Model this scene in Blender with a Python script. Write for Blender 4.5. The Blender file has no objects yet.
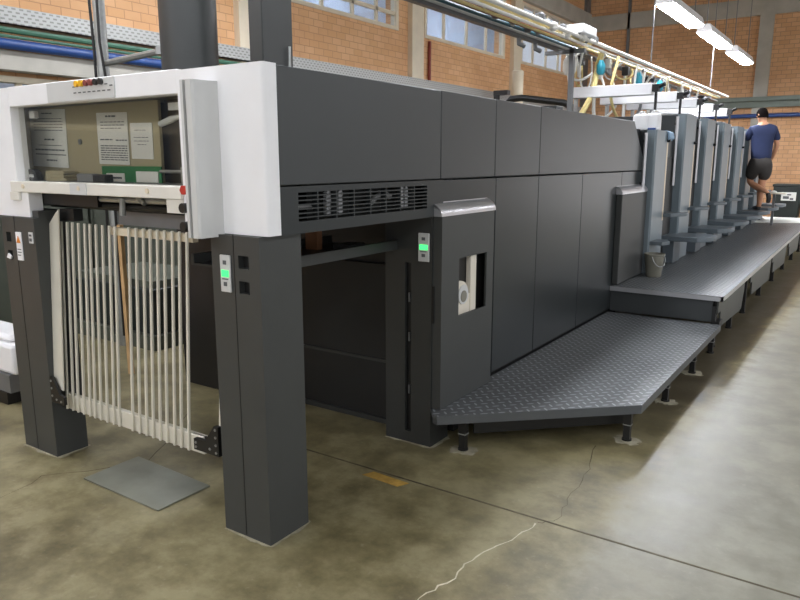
import bpy, math, random
from mathutils import Vector, Matrix
random.seed(7)
S = bpy.context.scene
COL = S.collection

# ---------------------------------------------------------------- materials
def lin(r, g, b):
    f = lambda c: (c/255)/12.92 if c/255 <= .04045 else (((c/255)+.055)/1.055)**2.4
    return (f(r), f(g), f(b), 1)

class NT:
    def __init__(s, name):
        s.m = bpy.data.materials.new(name); s.m.use_nodes = True
        s.t = s.m.node_tree; s.t.nodes.clear()
        s.out = s.n('ShaderNodeOutputMaterial')
    def n(s, kind, **kw):
        nd = s.t.nodes.new(kind)
        for k, v in kw.items(): setattr(nd, k, v)
        return nd
    def link(s, a, b): s.t.links.new(a, b)
    def val(s, sock, v):
        if hasattr(v, 'is_output') or isinstance(v, bpy.types.NodeSocket): s.link(v, sock)
        else: sock.default_value = v
    def math(s, op, a, b=0.0, c=None, clamp=False):
        nd = s.n('ShaderNodeMath', operation=op); nd.use_clamp = clamp
        s.val(nd.inputs[0], a); s.val(nd.inputs[1], b)
        if c is not None: s.val(nd.inputs[2], c)
        return nd.outputs[0]
    def coords(s, kind='Object'): return s.n('ShaderNodeTexCoord').outputs[kind]
    def noise(s, vec, scale, detail=4, rough=.55):
        nd = s.n('ShaderNodeTexNoise'); s.link(vec, nd.inputs['Vector'])
        nd.inputs['Scale'].default_value = scale; nd.inputs['Detail'].default_value = detail
        nd.inputs['Roughness'].default_value = rough
        return nd.outputs['Fac']
    def ramp(s, fac, stops):
        nd = s.n('ShaderNodeValToRGB'); s.link(fac, nd.inputs['Fac'])
        e = nd.color_ramp.elements
        e[0].position, e[0].color = stops[0]; e[1].position, e[1].color = stops[1]
        for p, c in stops[2:]:
            x = e.new(p); x.color = c
        return nd.outputs['Color']
    def mix(s, fac, a, b, blend='MIX'):
        nd = s.n('ShaderNodeMix', data_type='RGBA', blend_type=blend)
        s.val(nd.inputs[0], fac); s.val(nd.inputs[6], a); s.val(nd.inputs[7], b)
        return nd.outputs[2]
    def smooth(s, v, lo, hi):
        nd = s.n('ShaderNodeMapRange', interpolation_type='SMOOTHSTEP')
        s.val(nd.inputs[0], v); nd.inputs[1].default_value = lo; nd.inputs[2].default_value = hi
        return nd.outputs[0]
    def bump(s, h, strength, dist):
        nd = s.n('ShaderNodeBump'); s.link(h, nd.inputs['Height'])
        nd.inputs['Strength'].default_value = strength; nd.inputs['Distance'].default_value = dist
        return nd.outputs['Normal']
    def bsdf(s, color, rough=.5, metal=0., normal=None, spec=None, coat=0.):
        b = s.n('ShaderNodeBsdfPrincipled')
        s.val(b.inputs['Base Color'], color); s.val(b.inputs['Roughness'], rough)
        b.inputs['Metallic'].default_value = metal
        if spec is not None: b.inputs['Specular IOR Level'].default_value = spec
        b.inputs['Coat Weight'].default_value = coat
        if normal is not None: s.link(normal, b.inputs['Normal'])
        s.link(b.outputs[0], s.out.inputs[0]); return b

def plain(name, rgb, rough=.5, metal=0., var=.08, nscale=6., bump=0., spec=None):
    t = NT(name); c = lin(*rgb); co = t.coords()
    n = t.noise(co, nscale, 3)
    lo = tuple(v*(1-var) for v in c[:3])+(1,); hi = tuple(min(1, v*(1+var)) for v in c[:3])+(1,)
    col = t.ramp(n, [(.3, lo), (.7, hi)])
    nm = t.bump(t.noise(co, 90, 2), bump, .002) if bump else None
    t.bsdf(col, rough, metal, nm, spec); return t.m

def emit(name, rgb, strength):
    t = NT(name); e = t.n('ShaderNodeEmission'); e.inputs[0].default_value = lin(*rgb); e.inputs[1].default_value = strength
    t.link(e.outputs[0], t.out.inputs[0]); return t.m

def brick_mat(name, axis, c1, c2, mortar):
    t = NT(name); co = t.coords()
    sp = t.n('ShaderNodeSeparateXYZ'); t.link(co, sp.inputs[0])
    cb = t.n('ShaderNodeCombineXYZ'); t.link(sp.outputs[axis], cb.inputs[0]); t.link(sp.outputs['Z'], cb.inputs[1])
    b = t.n('ShaderNodeTexBrick'); t.link(cb.outputs[0], b.inputs['Vector'])
    b.inputs['Scale'].default_value = 1; b.inputs['Brick Width'].default_value = .215; b.inputs['Row Height'].default_value = .1
    b.inputs['Mortar Size'].default_value = .006; b.inputs['Mortar Smooth'].default_value = .3; b.inputs['Bias'].default_value = 0
    b.inputs['Color1'].default_value = lin(*c1); b.inputs['Color2'].default_value = lin(*c2); b.inputs['Mortar'].default_value = lin(*mortar)
    n = t.noise(co, 1.3, 4); col = t.mix(t.smooth(n, .35, .75), b.outputs['Color'], t.mix(.25, b.outputs['Color'], lin(176, 122, 88)))
    nm = t.bump(t.math('SUBTRACT', 1, b.outputs['Fac']), .4, .006)
    t.bsdf(col, .85, 0, nm); return t.m

def tread_mat(name, rgb):
    t = NT(name); co = t.coords()
    sp = t.n('ShaderNodeSeparateXYZ'); t.link(co, sp.inputs[0])
    k = 1/.05
    u = t.math('MULTIPLY', t.math('ADD', sp.outputs['X'], sp.outputs['Y']), k*.7071)
    v = t.math('MULTIPLY', t.math('SUBTRACT', sp.outputs['X'], sp.outputs['Y']), k*.7071)
    fu = t.math('FLOOR', u); fv = t.math('FLOOR', v)
    par = t.math('ABSOLUTE', t.math('MODULO', t.math('ADD', fu, fv), 2))
    a = t.math('SUBTRACT', t.math('SUBTRACT', u, fu), .5); b = t.math('SUBTRACT', t.math('SUBTRACT', v, fv), .5)
    sa = t.math('MULTIPLY', t.math('MULTIPLY', a, a), 5); sb = t.math('MULTIPLY', t.math('MULTIPLY', b, b), 5)
    la = t.math('MULTIPLY', t.math('MULTIPLY', a, a), 55); lb = t.math('MULTIPLY', t.math('MULTIPLY', b, b), 55)
    d1 = t.math('ADD', sa, lb); d2 = t.math('ADD', la, sb)
    d = t.math('ADD', t.math('MULTIPLY', d1, par), t.math('MULTIPLY', d2, t.math('SUBTRACT', 1, par)))
    h = t.math('SUBTRACT', 1, t.smooth(d, .55, 1.15))
    c = lin(*rgb)
    n = t.noise(co, 2.2, 4)
    base = t.ramp(n, [(.3, tuple(x*.62 for x in c[:3])+(1,)), (.7, tuple(x*.95 for x in c[:3])+(1,))])
    col = t.mix(t.math('MULTIPLY', h, .8), base, tuple(min(1, x*2.7) for x in c[:3])+(1,))
    rough = t.math('ADD', .36, t.math('MULTIPLY', n, .12))
    t.bsdf(col, rough, .25, t.bump(h, .7, .003)); return t.m

def perf_mat():
    t = NT('perforated_steel'); sp = t.n('ShaderNodeSeparateXYZ'); t.link(t.coords(), sp.inputs[0])
    row = t.math('FLOOR', t.math('MULTIPLY', sp.outputs['Z'], 1/.034))
    u = t.math('FRACT', t.math('ADD', t.math('MULTIPLY', sp.outputs['Y'], 1/.075), t.math('MULTIPLY', row, .5)))
    v = t.math('FRACT', t.math('MULTIPLY', sp.outputs['Z'], 1/.034))
    hole = t.math('MULTIPLY', t.math('LESS_THAN', t.math('ABSOLUTE', t.math('SUBTRACT', u, .5)), .27), t.math('LESS_THAN', t.math('ABSOLUTE', t.math('SUBTRACT', v, .5)), .24))
    t.bsdf(t.mix(hole, lin(168, 169, 166), lin(128, 128, 124)), .45, .3); return t.m

def floor_mat():
    t = NT('worn_concrete'); co = t.coords()
    sp = t.n('ShaderNodeSeparateXYZ'); t.link(co, sp.inputs[0])
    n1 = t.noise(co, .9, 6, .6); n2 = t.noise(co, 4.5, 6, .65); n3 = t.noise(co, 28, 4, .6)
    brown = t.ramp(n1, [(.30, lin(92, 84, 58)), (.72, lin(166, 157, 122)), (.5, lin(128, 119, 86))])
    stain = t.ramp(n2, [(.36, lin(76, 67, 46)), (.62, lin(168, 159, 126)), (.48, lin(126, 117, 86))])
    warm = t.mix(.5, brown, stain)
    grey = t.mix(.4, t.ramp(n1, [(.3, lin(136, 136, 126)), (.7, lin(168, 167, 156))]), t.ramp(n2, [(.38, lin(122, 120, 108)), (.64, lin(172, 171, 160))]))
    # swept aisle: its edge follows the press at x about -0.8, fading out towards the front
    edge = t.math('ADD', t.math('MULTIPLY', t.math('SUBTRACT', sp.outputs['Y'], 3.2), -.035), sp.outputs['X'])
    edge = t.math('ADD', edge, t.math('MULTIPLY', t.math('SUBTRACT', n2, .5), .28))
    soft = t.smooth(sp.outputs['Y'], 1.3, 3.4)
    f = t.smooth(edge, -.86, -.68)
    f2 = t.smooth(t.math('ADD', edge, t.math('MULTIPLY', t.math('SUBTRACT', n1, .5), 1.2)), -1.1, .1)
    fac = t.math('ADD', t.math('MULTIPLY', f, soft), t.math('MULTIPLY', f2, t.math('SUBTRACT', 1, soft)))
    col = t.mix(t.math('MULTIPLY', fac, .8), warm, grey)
    # oily darker band hugging the platforms, deepened to offset bright lamp light
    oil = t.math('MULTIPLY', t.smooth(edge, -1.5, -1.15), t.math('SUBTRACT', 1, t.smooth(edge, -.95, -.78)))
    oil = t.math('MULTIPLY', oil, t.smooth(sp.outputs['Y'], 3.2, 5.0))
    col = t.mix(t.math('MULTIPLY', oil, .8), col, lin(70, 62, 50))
    col = t.mix(1.0, col, (.86, .855, .83, 1), 'MULTIPLY')
    col = t.mix(t.math('MULTIPLY', t.smooth(n3, .58, .78), .16), col, lin(190, 184, 164))
    rough = t.math('ADD', .26, t.math('MULTIPLY', n2, .34))
    t.bsdf(col, rough, 0, t.bump(n3, .12, .003)); return t.m

def glass_mat(name, tint, glossy=.10):
    t = NT(name)
    tr = t.n('ShaderNodeBsdfTransparent'); tr.inputs[0].default_value = tint
    g = t.n('ShaderNodeBsdfGlossy'); g.inputs['Roughness'].default_value = .03
    lw = t.n('ShaderNodeLayerWeight'); lw.inputs[0].default_value = .5
    n = t.noise(t.coords(), 3, 2)
    f = t.math('ADD', t.math('MULTIPLY', t.math('POWER', lw.outputs['Facing'], 4), .6), t.math('MULTIPLY', n, glossy))
    mx = t.n('ShaderNodeMixShader'); t.link(f, mx.inputs[0]); t.link(tr.outputs[0], mx.inputs[1]); t.link(g.outputs[0], mx.inputs[2])
    t.link(mx.outputs[0], t.out.inputs[0]); return t.m

M = dict(
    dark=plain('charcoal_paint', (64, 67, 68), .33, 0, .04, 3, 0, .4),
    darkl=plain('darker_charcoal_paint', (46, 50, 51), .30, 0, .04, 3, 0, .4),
    dark2=plain('charcoal_paint_matt', (51, 53, 52), .42, 0, .05, 3, .04),
    post=plain('charcoal_textured_paint', (62, 64, 63), .46, 0, .05, 5, .08),
    black=plain('black_steel', (22, 22, 22), .45),
    inner=plain('dark_interior_steel', (27, 28, 28), .55),
    white=plain('white_paint', (244, 244, 246), .38, 0, .02),
    offwhite=plain('off_white_paint', (228, 225, 216), .42, 0, .03),
    lgrey=plain('light_grey_paint', (208, 209, 208), .4, 0, .03),
    alu=plain('brushed_aluminium', (205, 205, 208), .3, .75, .04),
    rod=plain('pale_coated_rod', (218, 214, 200), .42, .1, .05),
    steel=plain('galvanised_steel', (158, 160, 158), .42, .6, .1, 20),
    greysteel=plain('grey_steel', (120, 122, 124), .45, .3, .08),
    bluegrey=plain('blue_grey_paint', (118, 130, 137), .36, 0, .04),
    bluegrey2=plain('blue_grey_paint_dull', (98, 108, 115), .42, 0, .04),
    unit=plain('unit_body_paint', (44, 48, 50), .45),
    beige=plain('beige_board', (172, 162, 130), .6, 0, .05, 2),
    cream=plain('cream_paint', (226, 214, 190), .6, 0, .04),
    cream2=plain('cream_plastic', (226, 219, 204), .35, 0, .02),
    paper=plain('paper', (228, 228, 222), .8, 0, .02),
    ink=plain('grey_print', (96, 98, 100), .8),
    green=plain('green_board', (38, 120, 66), .5),
    yellow=plain('yellow_button', (235, 180, 30), .4),
    maroon=plain('maroon_button', (130, 62, 56), .4),
    red=plain('red_knob', (190, 48, 36), .4),
    orange=plain('orange_tape', (214, 130, 40), .5),
    concrete=plain('concrete', (182, 178, 168), .8, 0, .1, 3, .1),
    ceil=plain('ceiling_paint', (150, 148, 142), .8),
    blue=plain('blue_pipe_paint', (40, 72, 132), .4),
    teal=plain('teal_plastic', (40, 140, 160), .4),
    teald=plain('dark_teal_paint', (44, 92, 104), .4),
    greenpipe=plain('green_pipe_paint', (70, 112, 92), .45),
    cupb=plain('grey_green_enamel', (82, 86, 76), .5),
    beam=plain('grey_green_beam', (116, 126, 118), .6),
    redpipe=plain('red_brown_pipe', (140, 58, 44), .5),
    ypipe=plain('pale_yellow_hose', (224, 205, 140), .5),
    hose=plain('white_hose', (226, 224, 216), .45),
    wood=plain('pine_wood', (200, 164, 116), .6, 0, .15, 8),
    brownwood=plain('brown_wood', (130, 88, 56), .6, 0, .15, 8),
    jug=plain('white_polyethylene', (240, 241, 243), .35, 0, .01),
    bucket=plain('grey_plastic', (128, 126, 114), .5, 0, .1),
    binp=plain('dark_green_plastic', (40, 46, 44), .5),
    cloth=plain('pale_blue_cloth', (150, 178, 205), .8),
    annex=plain('pale_blue_wall', (176, 188, 204), .8),
    caulk=plain('pale_caulk', (156, 150, 130), .8, 0, .2, 20),
    crack=plain('crack_fill', (196, 188, 166), .85, 0, .2, 20),
    joint=plain('joint_filler', (92, 84, 66), .8, 0, .35, 12),
    ymark=plain('worn_yellow_paint', (168, 134, 62), .7, 0, .3, 15),
    plate=plain('steel_floor_plate', (132, 133, 120), .34, .4, .12, 6),
    skin=plain('skin', (196, 142, 110), .55),
    hair=plain('dark_hair', (20, 16, 15), .9, spec=.05),
    navy=plain('navy_cotton', (38, 48, 82), .85),
    shorts=plain('charcoal_cotton', (62, 58, 56), .85),
    shoe=plain('dark_shoe', (40, 38, 38), .6),
    edge=plain('painted_edge_highlight', (214, 198, 172), .3),
    tread=tread_mat('chequer_plate', (108, 111, 113)),
    treadf=plain('platform_edge_steel', (92, 95, 98), .42, .4, .06),
    skirt=plain('skirt_steel', (74, 76, 74), .45, .3, .1),
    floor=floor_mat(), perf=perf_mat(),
    brickL=brick_mat('orange_brick_side', 'Y', (232, 186, 140), (222, 172, 124), (198, 150, 110)),
    brickF=brick_mat('orange_brick_end', 'X', (230, 184, 140), (216, 168, 124), (176, 138, 108)),
    glass=glass_mat('hood_glass', (.93, .93, .91, 1), .07),
    wglass=glass_mat('window_glass', (.84, .89, .95, 1), .14),
    led=emit('green_led', (70, 255, 120), 2.0),
    gate=emit('added_gate_glow', (250, 252, 255), 2.2),
    lampb=emit('bright_fluorescent_diffuser', (245, 248, 255), 130.0),
    lamp=emit('fluorescent_diffuser', (245, 248, 255), 1.0),
)

# ---------------------------------------------------------------- mesh helpers
class MB:
    def __init__(s): s.v = []; s.f = []
    def add(s, vs, fs):
        o = len(s.v); s.v += [tuple(p) for p in vs]; s.f += [tuple(i+o for i in f) for f in fs]; return s
    def box(s, x0, x1, y0, y1, z0, z1):
        return s.add([(x0,y0,z0),(x1,y0,z0),(x1,y1,z0),(x0,y1,z0),(x0,y0,z1),(x1,y0,z1),(x1,y1,z1),(x0,y1,z1)],
                     [(0,3,2,1),(4,5,6,7),(0,1,5,4),(1,2,6,5),(2,3,7,6),(3,0,4,7)])
    def prism(s, poly, axis, a, b):
        """poly: CCW 2D list in the plane of the two other axes (x,y)/(x,z)/(y,z)"""
        mk = {'z': lambda p, h: (p[0], p[1], h), 'y': lambda p, h: (p[0], h, p[1]), 'x': lambda p, h: (h, p[0], p[1])}[axis]
        n = len(poly); vs = [mk(p, a) for p in poly]+[mk(p, b) for p in poly]
        fs = [tuple(range(n-1, -1, -1)), tuple(range(n, 2*n))]+[(i, (i+1) % n, n+(i+1) % n, n+i) for i in range(n)]
        return s.add(vs, fs)
    def tube(s, pts, r, n=8, cap=True):
        pts = [Vector(p) for p in pts]; rs = r if isinstance(r, (list, tuple)) else [r]*len(pts)
        o = len(s.v); up = Vector((0, 0, 1)); prev = None
        for i, p in enumerate(pts):
            d = (pts[min(i+1, len(pts)-1)]-pts[max(i-1, 0)]).normalized()
            if prev is None:
                a = d.cross(up)
                if a.length < 1e-3: a = d.cross(Vector((1, 0, 0)))
            else: a = prev-d*prev.dot(d)
            a.normalize(); prev = a; b = d.cross(a)
            for k in range(n):
                t = 2*math.pi*k/n; s.v.append(tuple(p+(a*math.cos(t)+b*math.sin(t))*rs[i]))
        for i in range(len(pts)-1):
            for k in range(n):
                s.f.append((o+i*n+k, o+i*n+(k+1) % n, o+(i+1)*n+(k+1) % n, o+(i+1)*n+k))
        if cap:
            s.f.append(tuple(o+k for k in range(n-1, -1, -1))); s.f.append(tuple(o+(len(pts)-1)*n+k for k in range(n)))
        return s
    def lathe(s, prof, c, n=24):
        """prof: list of (r, z) bottom to top"""
        o = len(s.v); cx, cy = c
        for r, z in prof:
            for k in range(n):
                t = 2*math.pi*k/n; s.v.append((cx+r*math.cos(t), cy+r*math.sin(t), z))
        for i in range(len(prof)-1):
            for k in range(n):
                s.f.append((o+i*n+k, o+i*n+(k+1) % n, o+(i+1)*n+(k+1) % n, o+(i+1)*n+k))
        s.f.append(tuple(o+k for k in range(n-1, -1, -1))); s.f.append(tuple(o+(len(prof)-1)*n+k for k in range(n)))
        return s
    def plate(s, axis, u0, u1, v0, v1, a0, a1, holes=()):
        """slab normal to axis with rectangular holes (u0,u1,v0,v1); (u,v) = remaining axes in order"""
        us = sorted({u0, u1, *[h[0] for h in holes], *[h[1] for h in holes]}); vs = sorted({v0, v1, *[h[2] for h in holes], *[h[3] for h in holes]})
        nu, nv = len(us), len(vs)
        mk = {'z': lambda u, v, h: (u, v, h), 'y': lambda u, v, h: (u, h, v), 'x': lambda u, v, h: (h, u, v)}[axis]
        o = len(s.v)
        for h in (a0, a1):
            for v in vs:
                for u in us: s.v.append(mk(u, v, h))
        idx = lambda i, j, k: o+k*nu*nv+j*nu+i
        def solid(i, j):
            if not (0 <= i < nu-1 and 0 <= j < nv-1): return False
            mu, mv = (us[i]+us[i+1])/2, (vs[j]+vs[j+1])/2
            return not any(h[0] < mu < h[1] and h[2] < mv < h[3] for h in holes)
        for i in range(nu-1):
            for j in range(nv-1):
                if not solid(i, j): continue
                s.f.append((idx(i,j,1), idx(i+1,j,1), idx(i+1,j+1,1), idx(i,j+1,1)))
                s.f.append((idx(i,j,0), idx(i,j+1,0), idx(i+1,j+1,0), idx(i+1,j,0)))
                if not solid(i, j-1): s.f.append((idx(i,j,0), idx(i+1,j,0), idx(i+1,j,1), idx(i,j,1)))
                if not solid(i, j+1): s.f.append((idx(i,j+1,0), idx(i,j+1,1), idx(i+1,j+1,1), idx(i+1,j+1,0)))
                if not solid(i-1, j): s.f.append((idx(i,j,0), idx(i,j,1), idx(i,j+1,1), idx(i,j+1,0)))
                if not solid(i+1, j): s.f.append((idx(i+1,j,0), idx(i+1,j+1,0), idx(i+1,j+1,1), idx(i+1,j,1)))
        return s
    def rot(s, mat, start=0):
        s.v[start:] = [tuple(mat @ Vector(p)) for p in s.v[start:]]; return s
    def build(s, name, mat, parent=None, bevel=0., smooth=True, loc=None):
        import bmesh
        off = world(parent) if parent else Vector((0, 0, 0))
        L = Vector(loc) if loc else Vector((0, 0, 0))
        me = bpy.data.meshes.new(name); me.from_pydata([tuple(Vector(p)-off-L) for p in s.v], [], s.f)
        bm = bmesh.new(); bm.from_mesh(me); bmesh.ops.recalc_face_normals(bm, faces=bm.faces); bm.to_mesh(me); bm.free()
        me.materials.append(mat if not isinstance(mat, str) else M[mat]); me.update()
        if smooth:
            me.shade_smooth(); me.set_sharp_from_angle(angle=.6)
        o = bpy.data.objects.new(name, me); COL.objects.link(o); o.location = L
        if parent: o.parent = parent
        if bevel:
            b = o.modifiers.new('bevel', 'BEVEL'); b.width = bevel; b.segments = 2; b.limit_method = 'ANGLE'; b.angle_limit = .7
        return o

def world(o):
    v = Vector((0, 0, 0))
    while o: v += o.location; o = o.parent
    return v

def tag(o, label=None, cat=None, group=None, kind=None):
    if label: o['label'] = label
    if cat: o['category'] = cat
    if group: o['group'] = group
    if kind: o['kind'] = kind
    return o
def thing(name, label, cat, loc=(0, 0, 0), group=None):
    o = bpy.data.objects.new(name, None); o.empty_display_size = .1; COL.objects.link(o); o.location = loc
    return tag(o, label, cat, group)
def solo(mb, name, mat, label, cat, group=None, **kw): return tag(mb.build(name, mat, **kw), label, cat, group)
def struct(mb, name, mat, label, parent=None, cat=None, **kw):
    o = mb.build(name, mat, parent, **kw)
    o['kind'] = 'structure'
    if not parent: o['label'] = label; o['category'] = cat or name.split('_')[0]
    return o
def bx(*a): return MB().box(*a)
def curve(p0, p1, p2, p3, n=10):
    out = []
    for i in range(n+1):
        t = i/n; q = [((1-t)**3)*a+3*((1-t)**2)*t*b+3*(1-t)*t*t*c+t**3*d for a, b, c, d in zip(p0, p1, p2, p3)]; out.append(tuple(q))
    return out
def dup(o, off, parent=None):
    c = o.copy(); COL.objects.link(c)
    if parent: c.parent = parent
    else: c.location = o.location+Vector(off)
    for ch in list(o.children): dup(ch, off, c)
    return c

# ================================================================ SETTING
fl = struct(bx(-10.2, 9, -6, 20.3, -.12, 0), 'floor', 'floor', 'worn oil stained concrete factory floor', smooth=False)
struct(MB().prism([(-2.45,2.684),(.3,2.684),(3,2.69),(3,2.699),(.3,2.694),(-2.45,2.696)], 'z', .0002, .0012), 'floor_joint', 'joint', None, fl)
def ribbon(pts, w, name, mat):
    m = MB(); L = []; R = []
    fine = []
    for (a, b) in zip(pts, pts[1:]):
        for k in range(5):
            t = k/5; fine.append((a[0]+(b[0]-a[0])*t+random.uniform(-.012, .012), a[1]+(b[1]-a[1])*t+random.uniform(-.012, .012)))
    fine.append(pts[-1])
    for i, p in enumerate(fine):
        q = fine[min(i+1, len(fine)-1)]; r = fine[max(i-1, 0)]; d = Vector((q[0]-r[0], q[1]-r[1])).normalized(); h = w*random.uniform(.3, 1)/2
        L.append((p[0]-d.y*h, p[1]+d.x*h, .0014)); R.append((p[0]+d.y*h, p[1]-d.x*h, .0014))
    n = len(fine); m.add(L+R, [(i, n+i, n+i+1, i+1) for i in range(n-1)])
    return struct(m, name, mat, None, fl)
ribbon([(-1.07,2.655),(-1.09,2.473),(-1.176,2.28),(-1.164,2.098),(-1.208,1.92),(-1.22,1.7)], .009, 'floor_crack', 'crack')
ribbon([(-1.135,3.62),(-1.059,3.304),(-1.039,2.93),(-.997,2.736),(-1.07,2.66)], .006, 'floor_crack', 'joint')
ribbon([(-3.4,2.69),(-3.0,2.1),(-3.3,1.7),(-3.2,1.3)], .006, 'floor_crack', 'joint')
struct(MB().prism([(-1.99,2.61),(-1.77,2.60),(-1.74,2.66),(-1.96,2.67)], 'z', .0003, .0016), 'worn_floor_marking', 'ymark', None, fl)

# left brick wall with high windows
W1, W2, W3 = (4.2, 10.6, 3.75, 5.1), (11.45, 14.8, 3.75, 5.1), (15.65, 18.8, 3.75, 5.1)
W4 = (-2.0, 6.6, 1.0, 2.36)
wl = struct(MB().plate('x', -6, 20, 0, 6.4, -7.45, -7.2, (W1, W2, W3, W4)), 'wall_left', 'brickL', 'long orange brick wall behind the press with high windows', smooth=False)
def window(n, w, muls, trans, lab, mat='cream'):
    y0, y1, z0, z1 = w
    fr = MB().plate('x', y0, y1, z0, z1, -7.30, -7.175, [(y0+.07, y1-.07, z0+.06, z1-.06)])
    o = struct(fr, 'window_%d' % n, mat, lab)
    m = MB()
    for y in muls: m.box(-7.25, -7.205, y-.028, y+.028, z0+.05, z1-.05)
    for z in trans: m.box(-7.25, -7.205, y0+.05, y1-.05, z-.03, z+.03)
    struct(m, 'window_mullion', mat, None, o)
    struct(bx(-7.235, -7.228, y0+.05, y1-.05, z0+.05, z1-.05), 'window_pane', 'wglass', None, o)
window(1, W1, [5.5, 6.6, 7.7, 8.6, 9.35, 10.0], [4.02], 'high cream framed window nearest the ducts')
window(2, W2, [12.2, 13.1, 13.95], [], 'high four pane window in the middle of the left wall')
window(3, W3, [16.4, 17.2, 18.0], [], 'high window nearest the far corner behind the pipe rack')
window(4, W4, [.5, 2.2, 3.9, 5.0], [1.9], 'low window strip seen over the white hood')
struct(MB().box(-7.24, -7.12, 19.7, 20, 0, 6.4), 'trim_1', 'greysteel', 'grey steel corner column', cat='trim')
for i, (a, b) in enumerate(((6.8, 7.06), (10.92, 11.3), (15.1, 15.48))):
    struct(bx(-7.22, -7.1, a, b, 0, 6.4), 'trim_%d' % (i+2), 'cream', ['narrow cream pilaster between the two ducts', 'cream pilaster between the first two high windows', 'cream pilaster beside the beige vent pipe'][i], cat='trim')
struct(MB().box(-7.22, -7.08, -6, 20, 5.12, 5.5), 'trim_5', 'concrete', 'concrete band high on the left wall', cat='trim')
struct(MB().box(-7.22, -7.02, -6, 20, 2.40, 2.58), 'trim_6', 'concrete', 'pale lintel under the blue pipe on the left wall', cat='trim')
# end wall
struct(bx(-7.45, 9, 20, 20.3, 0, 6.4), 'wall_far', 'brickF', 'brick end wall behind the standing man', smooth=False)
struct(bx(-2.83, -2.52, 19.9, 20.02, 0, 6.4), 'trim_7', 'concrete', 'concrete column on the end wall', cat='trim')
struct(bx(-7.2, 9, 19.93, 20.02, 5.02, 5.42), 'trim_8', 'concrete', 'concrete band high on the end wall', cat='trim')
struct(MB().box(-4.2, 9, 19.75, 20.02, 2.98, 3.08).box(-4.2, 9, 19.86, 20.02, 2.83, 2.98), 'trim_9', 'beam', 'grey green beam across the end wall', cat='trim')
struct(bx(-6.07, -6.0, 19.93, 20.02, 0, 6.4), 'trim_10', 'greysteel', 'thin dark upright on the end wall', cat='trim')
d1 = struct(MB().plate('y', 1.2, 5.2, 0, 3.3, 19.9, 20.0, [(1.32, 5.08, 0, 3.18)]), 'door_added', 'greysteel', 'unseen glowing gate added in the end wall for the press reflections')  # unseen, added with glowing slats so the press side panels reflect something pale
mm = MB()
for k in range(12): mm.box(1.32, 5.08, 19.94, 19.98, .01+k*.264, .262+k*.264)
struct(mm, 'gate_slats', 'gate', None, d1)
struct(bx(-7.45, 9, -6, 20.3, 6.4, 6.55), 'ceiling', 'ceil', 'high grey ceiling of the print hall', smooth=False)
# room behind the windows
struct(bx(-10.2, -10.1, -6, 20.3, 0, 6.4), 'wall_annex', 'annex', 'pale wall of the next room seen through the windows', cat='wall')

# pipes and trays on the left wall
m = MB().box(-7.178, -7.06, -4, 19.65, 2.82, 2.835).box(-7.075, -7.06, -4, 19.65, 2.82, 2.99)
ct = thing('cable_tray', 'perforated grey cable tray along the foot of the brick wall', 'cable tray', (-7.1, 8, 2.82))
m.build('tray', 'perf', ct)
solo(MB().tube([(-7.0, -4, 2.76), (-7.0, 19.6, 2.76)], .028).tube([(-6.98, -4, 2.70), (-6.98, 19.6, 2.70)], .016), 'green_pipe', 'greenpipe', 'thin green pipe pair running below the perforated tray', 'pipe')
solo(MB().tube([(-6.98, -4, 2.63), (-6.98, 19.78, 2.63), (-6.9, 19.86, 2.63), (8.9, 19.86, 2.63)], .05, 12), 'blue_pipe', 'blue', 'long blue pipe along the left wall and the end wall', 'pipe')
solo(MB().tube([(-7.16, 11.6, 2.58), (-7.16, 11.6, 3.7)], .03), 'red_conduit', 'redpipe', 'thin red upright conduit below the second high window', 'pipe')
solo(MB().lathe([(.12, 0), (.12, 3.28), (.125, 3.30), (.12, 3.36), (.08, 3.39)], (-6.48, 14.0)), 'vent_pipe', 'cream', 'beige capped vent pipe standing before the brick wall', 'pipe')

# ================================================================ PRESS DELIVERY
PX = -1.872        # operator side skin
press = thing('press_delivery', 'long charcoal press delivery section with white framed front window and square posts', 'printing press', (-2.8, 1.9, 0))
def control_panel(x0, x1, y, z0, z1, label, led=True):
    p = bx(x0, x1, y-.008, y, z0, z1).build('control_panel', 'lgrey', press, bevel=.003)
    c = (z0+z1)/2; h = z1-z0; w = x1-x0
    if led: bx(x0+.010, x1-.008, y-.011, y-.007, c-.012*h/.15, c+.014*h/.15).build('indicator_light', 'led', p)
    for zz in (c+.30*h, c-.28*h):
        bx(x0+w*.34, x1-w*.34, y-.0095, y-.0079, zz-.008, zz+.008).build('key_symbol', 'ink', p)
    bx(x0+w*.2, x1-w*.2, y-.0095, y-.0079, c-.16*h, c-.13*h).build('panel_marking', 'ink', p)
    p['label'] = label; return p
# right front post with two recesses
rec = [(-2.012, -1.955, 1.14, 1.19), (-2.012, -1.955, 1.042, 1.09)]
pm = MB().plate('y', -2.161, -1.897, 0, 1.266, 1.868, 1.90, rec).box(-2.161, -1.897, 1.9, 2.10, 0, 1.30)
rp = pm.build('post', 'post', press, smooth=False)
MB().box(-2.0365, -2.0335, 1.8665, 1.869, 0.01, 1.27).build('panel_seam', 'black', rp)
for r in rec: bx(r[0], r[1], 1.897, 1.899, r[2], r[3]).build('recess', 'black', rp)
control_panel(-2.108, -2.052, 1.868, 1.041, 1.188, 'grey key panel with a green light')
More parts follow.
